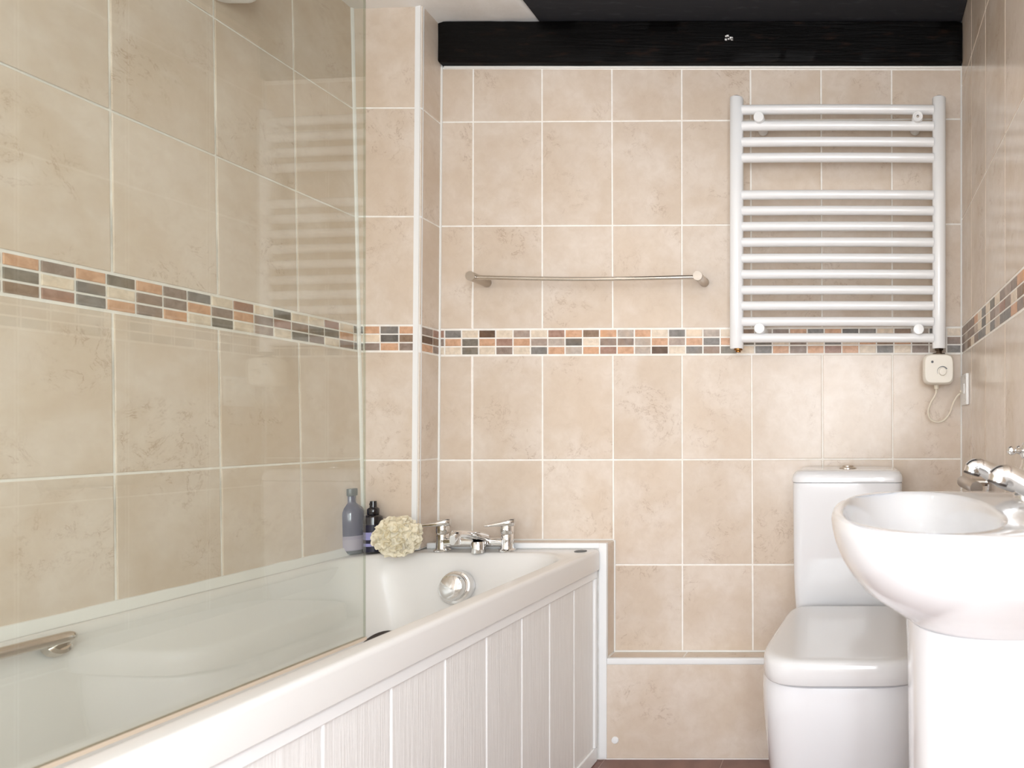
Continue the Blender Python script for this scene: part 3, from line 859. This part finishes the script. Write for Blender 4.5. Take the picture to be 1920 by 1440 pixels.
# ================================================================= TOILET
tx0 = -.022
toi = thing('toilet', 'white close-coupled toilet with closed lid below the radiator, partly behind the basin', 'toilet', V(tx0, 1.5, 0))
def trings(mb, specs, e):
    rings = []
    for z, hw, d0, d1, ee in specs:
        dc, hd = (d0+d1)/2, (d1-d0)/2
        rings.append([V(tx0 + a, dc + b, z) for a, b in sellipse(hw, hd, ee, 64)])
    mb.loft(rings)
mb = MB()
trings(mb, [(.001, .150, 1.375, 1.800, 5), (.012, .153, 1.372, 1.800, 5), (.10, .158, 1.355, 1.802, 4.6), (.20, .170, 1.33, 1.803, 4.2), (.28, .176, 1.305, 1.804, 4),
            (.35, .1805, 1.293, 1.805, 3.9), (.395, .1805, 1.291, 1.806, 3.9), (.409, .178, 1.294, 1.806, 3.9), (.4125, .173, 1.30, 1.804, 3.9)], 4)
part('bowl', mb, M['ceramic'], toi)
mb = MB(); trings(mb, [(.4128, .170, 1.31, 1.69, 3.9), (.4185, .170, 1.31, 1.69, 3.9)], 4); part('seat', mb, M['lid_plastic'], toi)
def lid_ring(z, ins):
    out = []
    d0, d1 = 1.277 + ins, 1.692 - ins*.7
    for a, b in rrect(1.0, .5, .0001, 1): pass
    pts = []
    hw_f, hw_b = .1735 - ins, .147 - ins
    for i in range(80):
        t = 2*PI*i/80; c_, s_ = math.cos(t), math.sin(t)
        front = s_ < 0
        e = 4.6 if front else 9.0
        u = math.copysign(abs(c_)**(2/e), c_); v = math.copysign(abs(s_)**(2/e), s_)
        d = lerp(d0, d1, (v+1)/2); f = max(0, (d - 1.36)/.33)
        hw = lerp(.1715, .1445, f) - ins
        pts.append(V(tx0 + u*hw, d, z))
    return pts
mb = MB()
mb.loft([lid_ring(z, i) for z, i in ((.4188, .004), (.4196, .0015), (.422, .0), (.445, .0), (.456, .0008), (.462, .003), (.466, .007), (.4677, .012), (.4682, .018), (.4684, .03))])
part('seat_lid', mb, M['lid_plastic'], toi, 'closed glossy lid')
mb = MB()
def crings(specs, r):
    rings = []
    for z, hw, d0, ins in specs:
        dc, hd = (d0 + 1.888)/2, (1.888 - d0)/2
        rings.append([V(tx0 + a, dc + b, z) for a, b in rrect(hw - ins, hd - ins, r, 8)])
    return rings
mb.loft(crings([(.4132, .134, 1.728, 0), (.44, .1365, 1.722, 0), (.485, .1385, 1.711, 0), (.53, .140, 1.705, 0), (.60, .1410, 1.7015, 0), (.778, .1425, 1.700, 0), (.7795, .1425, 1.700, .0015)], .026))
cis = part('cistern', mb, M['ceramic'], toi)
mb = MB(); rings = []
for z, hw, d0, ins, r in ((.7802, .1428, 1.698, .0008, .026), (.7815, .1435, 1.697, 0, .027), (.792, .1435, 1.697, 0, .027), (.800, .1415, 1.700, .0, .027), (.8065, .1370, 1.705, .0, .027), (.8105, .1300, 1.713, .001, .026), (.8120, .120, 1.725, .003, .024)):
    dc, hd = (d0 + 1.889)/2, (1.889 - d0)/2
    rings.append([V(tx0 + a, dc + b, z) for a, b in rrect(hw-ins, hd-ins, r, 8)])
mb.loft(rings); cl = part('cistern_lid', mb, M['ceramic'], toi)
mb = MB(); mb.lathe([(.0235, -.001), (.0235, .0015), (.022, .003), (.0165, .0045), (.0155, .0075), (.012, .009), (.0, .0095)], V((1590-CX)*1.80/F, 1.795, .812), up, 32)
part('flush_button', mb, M['steel'], toi, 'polished metal push button')

# ================================================================= BASIN
bas = thing('wash_basin', 'white pedestal wash basin on the right wall in the foreground', 'basin', V(.18, .885, 0))
PC = (.185, .885)
def bplan(s_, hx=.219, hl=.252, n=96, back=.3015):
    """outline in plan, flattened against the right wall"""
    out = []
    for i in range(n):
        a = 2*PI*i/n; c_, q = math.cos(a), math.sin(a)
        e = 2.45
        x = math.copysign(abs(c_)**(2/e), c_)*hx*s_; y = math.copysign(abs(q)**(2/e), q)*hl*s_**1.22
        out.append((min(PC[0] + x, back), PC[1] + y))
    return out
mb = MB(); rings = []
for z, s_ in ((.668, .52), (.674, .55), (.684, .612), (.700, .712), (.719, .822), (.740, .898), (.759, .946), (.778, .976), (.793, .990), (.803, .993), (.8095, .985), (.812, .970)):
    rings.append([V(x, d, z) for x, d in bplan(s_)])
# top of rim to the inside of the bowl (bowl is off-centre, leaving a tap deck at the wall)
def inner(hx, hl, cx, z, e=2.35):
    pts = []
    for i in range(96):
        a = 2*PI*i/96; c_, q = math.cos(a), math.sin(a)
        pts.append(V(cx + math.copysign(abs(c_)**(2/e), c_)*hx, PC[1] + math.copysign(abs(q)**(2/e), q)*hl, z))
    return pts
rings += [inner(.105, .2265, .083, .8125), inner(.102, .2225, .083, .8115), inner(.098, .2175, .083, .807), inner(.092, .205, .085, .78), inner(.080, .17, .09, .735), inner(.055, .115, .095, .705), inner(.02, .03, .10, .698)]
mb.loft(rings)
part('bowl', mb, M['ceramic'], bas)
mb = MB(); rings = []
for z, k in ((.001, 1.10), (.02, 1.09), (.06, 1.02), (.20, .975), (.45, .97), (.60, .985), (.672, 1.01)):
    rings.append([V(.185 + a, .885 + b, z) for a, b in sellipse(.1165*k, .118*k, 2.6, 64)])
mb.loft(rings); part('pedestal', mb, M['ceramic'], bas)
# taps
def basin_tap(dt, label):
    t = thing('basin_tap', label, 'tap', V(.266, dt, .812), 'pillar taps on the wash basin')
    tx = .1805; b = V(.266, dt, .8122)
    mb = MB(); mb.lathe([(.024, .0), (.024, .004), (.019, .008), (.0175, .018), (.0165, .034), (.014, .044), (.011, .050), (.010, .058)], b, up, 28)
    part('tap_body', mb, M['chrome'], t)
    mb = MB()
    pth = bez([V(.268, dt, .833), V(.246, dt, .836), V(.226, dt, .842), V(.208, dt, .851), V(.194, dt, .8585), V(.1835, dt, .8595), V(.1765, dt, .8545)], 6)
    rr = [lerp(.0185, .0125, min(1, i/(len(pth)*.75))) for i in range(len(pth))]
    mb.tube(pth, rr, 20)
    mb.lathe([(.0122, .004), (.0128, .0), (.0125, -.006), (.010, -.0065), (.0, -.005)], V(tx, dt, .856), Vector((.30, 0, 1)), 20)
    part('spout', mb, M['chrome'], t)
    mb = MB(); mb.lathe([(.0122, .0), (.0128, -.003), (.010, -.0035), (.0, -.003)], V(tx, dt, .856) + Vector((-.0020, 0, -.0058)), Vector((.30, 0, 1)), 20)
    part('nozzle', mb, M['dark'], t, 'dark nozzle opening')
    mb = MB(); hz = b.z + .072
    mb.lathe([(.010, -.012), (.013, -.006), (.013, .006), (.009, .012), (.0, .0135)], V(.266, dt, hz), up, 20)
    for k in range(4):
        a = k*PI/2 + .25; dv = Vector((math.cos(a), math.sin(a), 0)); c_ = V(.266, dt, hz)
        mb.tube([c_ + dv*.008, c_ + dv*.024], .0042, 12)
        prof = [(.0072*math.sin(PI*i/10), -.0072*math.cos(PI*i/10)) for i in range(11)]
        mb.lathe(prof, c_ + dv*.0285, dv, 16)
    part('cross_handle', mb, M['chrome'], t)
basin_tap(1.020, 'far chrome pillar tap of the basin, its spout pointing left, nearer the back wall')
basin_tap(.835, 'near chrome pillar tap of the basin, the larger one in front')

# ---- toilet roll holder ----------------------------------------------
hold = thing('toilet_roll_holder', 'chrome toilet roll holder on the right wall just behind the basin rim', 'roll holder', V(XR, 1.5, .80))
zz = .797
mb = MB(); mb.lathe([(.024, -.003), (.024, .006), (.021, .009), (.0, .0095)], V(XR, 1.50, zz), (-1, 0, 0), 28); part('wall_rose', mb, M['chrome'], hold)
mb = MB(); mb.tube([V(XR-.009, 1.50, zz), V(.251, 1.50, zz)], .0085, 16); part('arm', mb, M['steel'], hold)
mb = MB(); mb.lathe([(.0, .022), (.0128, .022), (.0135, .020), (.0135, -.148), (.0128, -.150), (.0, -.150)], V(.246, 1.50, zz), (0, 1, 0), 24); part('roll_bar', mb, M['nickel'], hold)

# ---- small fixings -----------------------------------------------------
mb = MB(); mb.lathe([(.0098, .0008), (.0098, -.002), (.0085, -.0036), (.0, -.0042)], P(1153.5, 1387.5, DLG), (0, 1, 0), 24)
tag(mb.build('screw_cap', M['white_plastic'], base=P(1153.5, 1387.5, DLG)), 'small round pale screw cap low on the tiled ledge near the bath panel', 'cap')

# ---- shower unit on the left wall ---------------------------------------
sh = thing('shower_unit', 'white electric shower unit high on the left wall, only its bottom corner in view', 'shower', V(-1.33, 1.32, 1.83))
mb = MB(); x0 = -1.366
rings = []
for z, ins in ((1.825, .010), (1.828, .004), (1.834, .0), (2.03, .0), (2.04, .008)):
    rings.append([V(x0 + .0465 + a, 1.318 + b, z) for a, b in rrect(.0445-ins, .10-ins, .02, 6)])
mb.loft(rings); part('casing', mb, M['white_plastic'], sh)
mb = MB(); mb.lathe([(.022, 0), (.021, .012), (.018, .015), (.0, .0155)], V(x0+.0905, 1.318, 1.93), (1, 0, 0), 24); part('dial', mb, M['white_plastic'], sh)
mb = MB(); mb.lathe([(.010, -.02), (.011, .0), (.011, .004)], V(-1.325, 1.25, 1.8248), up, 16); part('hose_outlet', mb, M['chrome'], sh)

# ================================================================= LIGHT
def area(name, loc, rot, sx, sy, power, col):
    l = bpy.data.lights.new(name, 'AREA'); l.shape = 'RECTANGLE'; l.size = sx; l.size_y = sy; l.energy = power; l.color = col
    o = bpy.data.objects.new(name, l); C.objects.link(o); o.location = loc; o.rotation_euler = rot; return o
area('window_daylight', V((WX0+WX1)/2, REAR+.004, (WZ0+WZ1)/2), (PI/2, 0, 0), WX1-WX0-.02, WZ1-WZ0-.02, 26, (.90, .95, 1.0))
area('added_side_light', V(XR-.004, (SD0+SD1)/2, (SZ0+SZ1)/2), (PI/2, 0, PI/2), SD1-SD0-.02, SZ1-SZ0-.02, 54, (.85, .92, 1.0))  # area light of the added side window, lifts the bath panel
M['lamp'] = emit('lamp_diffuser', (1, .95, .89, 1), 7)
def downlight(x, d, label, power=4):
    zc_ = 2.0585 if x < -.9 else 2.103
    t = thing('ceiling_light', label, 'light', V(x, d, zc_), 'recessed ceiling lights')
    mb = MB(); mb.lathe([(.045, .006), (.045, -.001), (.041, -.004), (.034, -.004), (.032, .002)], V(x, d, zc_), up, 32, caps=False); part('bezel', mb, M['chrome'], t)
    mb = MB(); mb.lathe([(.032, .001), (.0, .001)], V(x, d, zc_), up, 32); part('diffuser', mb, M['lamp'], t)
    l = bpy.data.lights.new('downlight', 'SPOT'); l.energy = power; l.color = (1, .95, .89); l.spot_size = math.radians(150); l.spot_blend = .8; l.shadow_soft_size = .03
    o = bpy.data.objects.new('downlight', l); C.objects.link(o); o.location = V(x, d, zc_ - .006)
downlight(-1.02, 1.05, 'ceiling light above the bathtub', .7)
downlight(-.30, .55, 'ceiling light in the middle of the room', 1.0)
downlight(-.62, -.30, 'ceiling light near the window', 1.0)

w = bpy.data.worlds.new('sky'); bpy.context.scene.world = w; w.use_nodes = True
bg = w.node_tree.nodes['Background']
skt = w.node_tree.nodes.new('ShaderNodeTexSky'); skt.sky_type = 'HOSEK_WILKIE' if hasattr(skt, 'sky_type') else skt.sky_type
try: skt.sun_direction = (0.3, -.5, .8); skt.turbidity = 5
except Exception: pass
w.node_tree.links.new(skt.outputs[0], bg.inputs[0]); bg.inputs[1].default_value = .6

# ================================================================= CAMERA
cam = bpy.data.cameras.new('camera'); co = bpy.data.objects.new('camera', cam); C.objects.link(co)
co.location = (0, -D, H); co.rotation_euler = (PI/2, 0, 0)
cam.sensor_fit = 'HORIZONTAL'; cam.sensor_width = 36; cam.lens = F*36/1920
cam.shift_x = (960 - CX)/1920; cam.shift_y = (CY - 720)/1920
cam.clip_start = .02
cam.dof.use_dof = True; cam.dof.focus_distance = 1.84; cam.dof.aperture_fstop = 7
sc = bpy.context.scene; sc.camera = co
vs = sc.view_settings; vs.view_transform = 'Standard'; vs.look = 'None'; vs.gamma = 1; vs.use_curve_mapping = False
vs.exposure = -0.12
sc.cycles.max_bounces = 14; sc.cycles.transparent_max_bounces = 16
sc.cycles.caustics_reflective = False; sc.cycles.caustics_refractive = False
sc.cycles.sample_clamp_indirect = 6
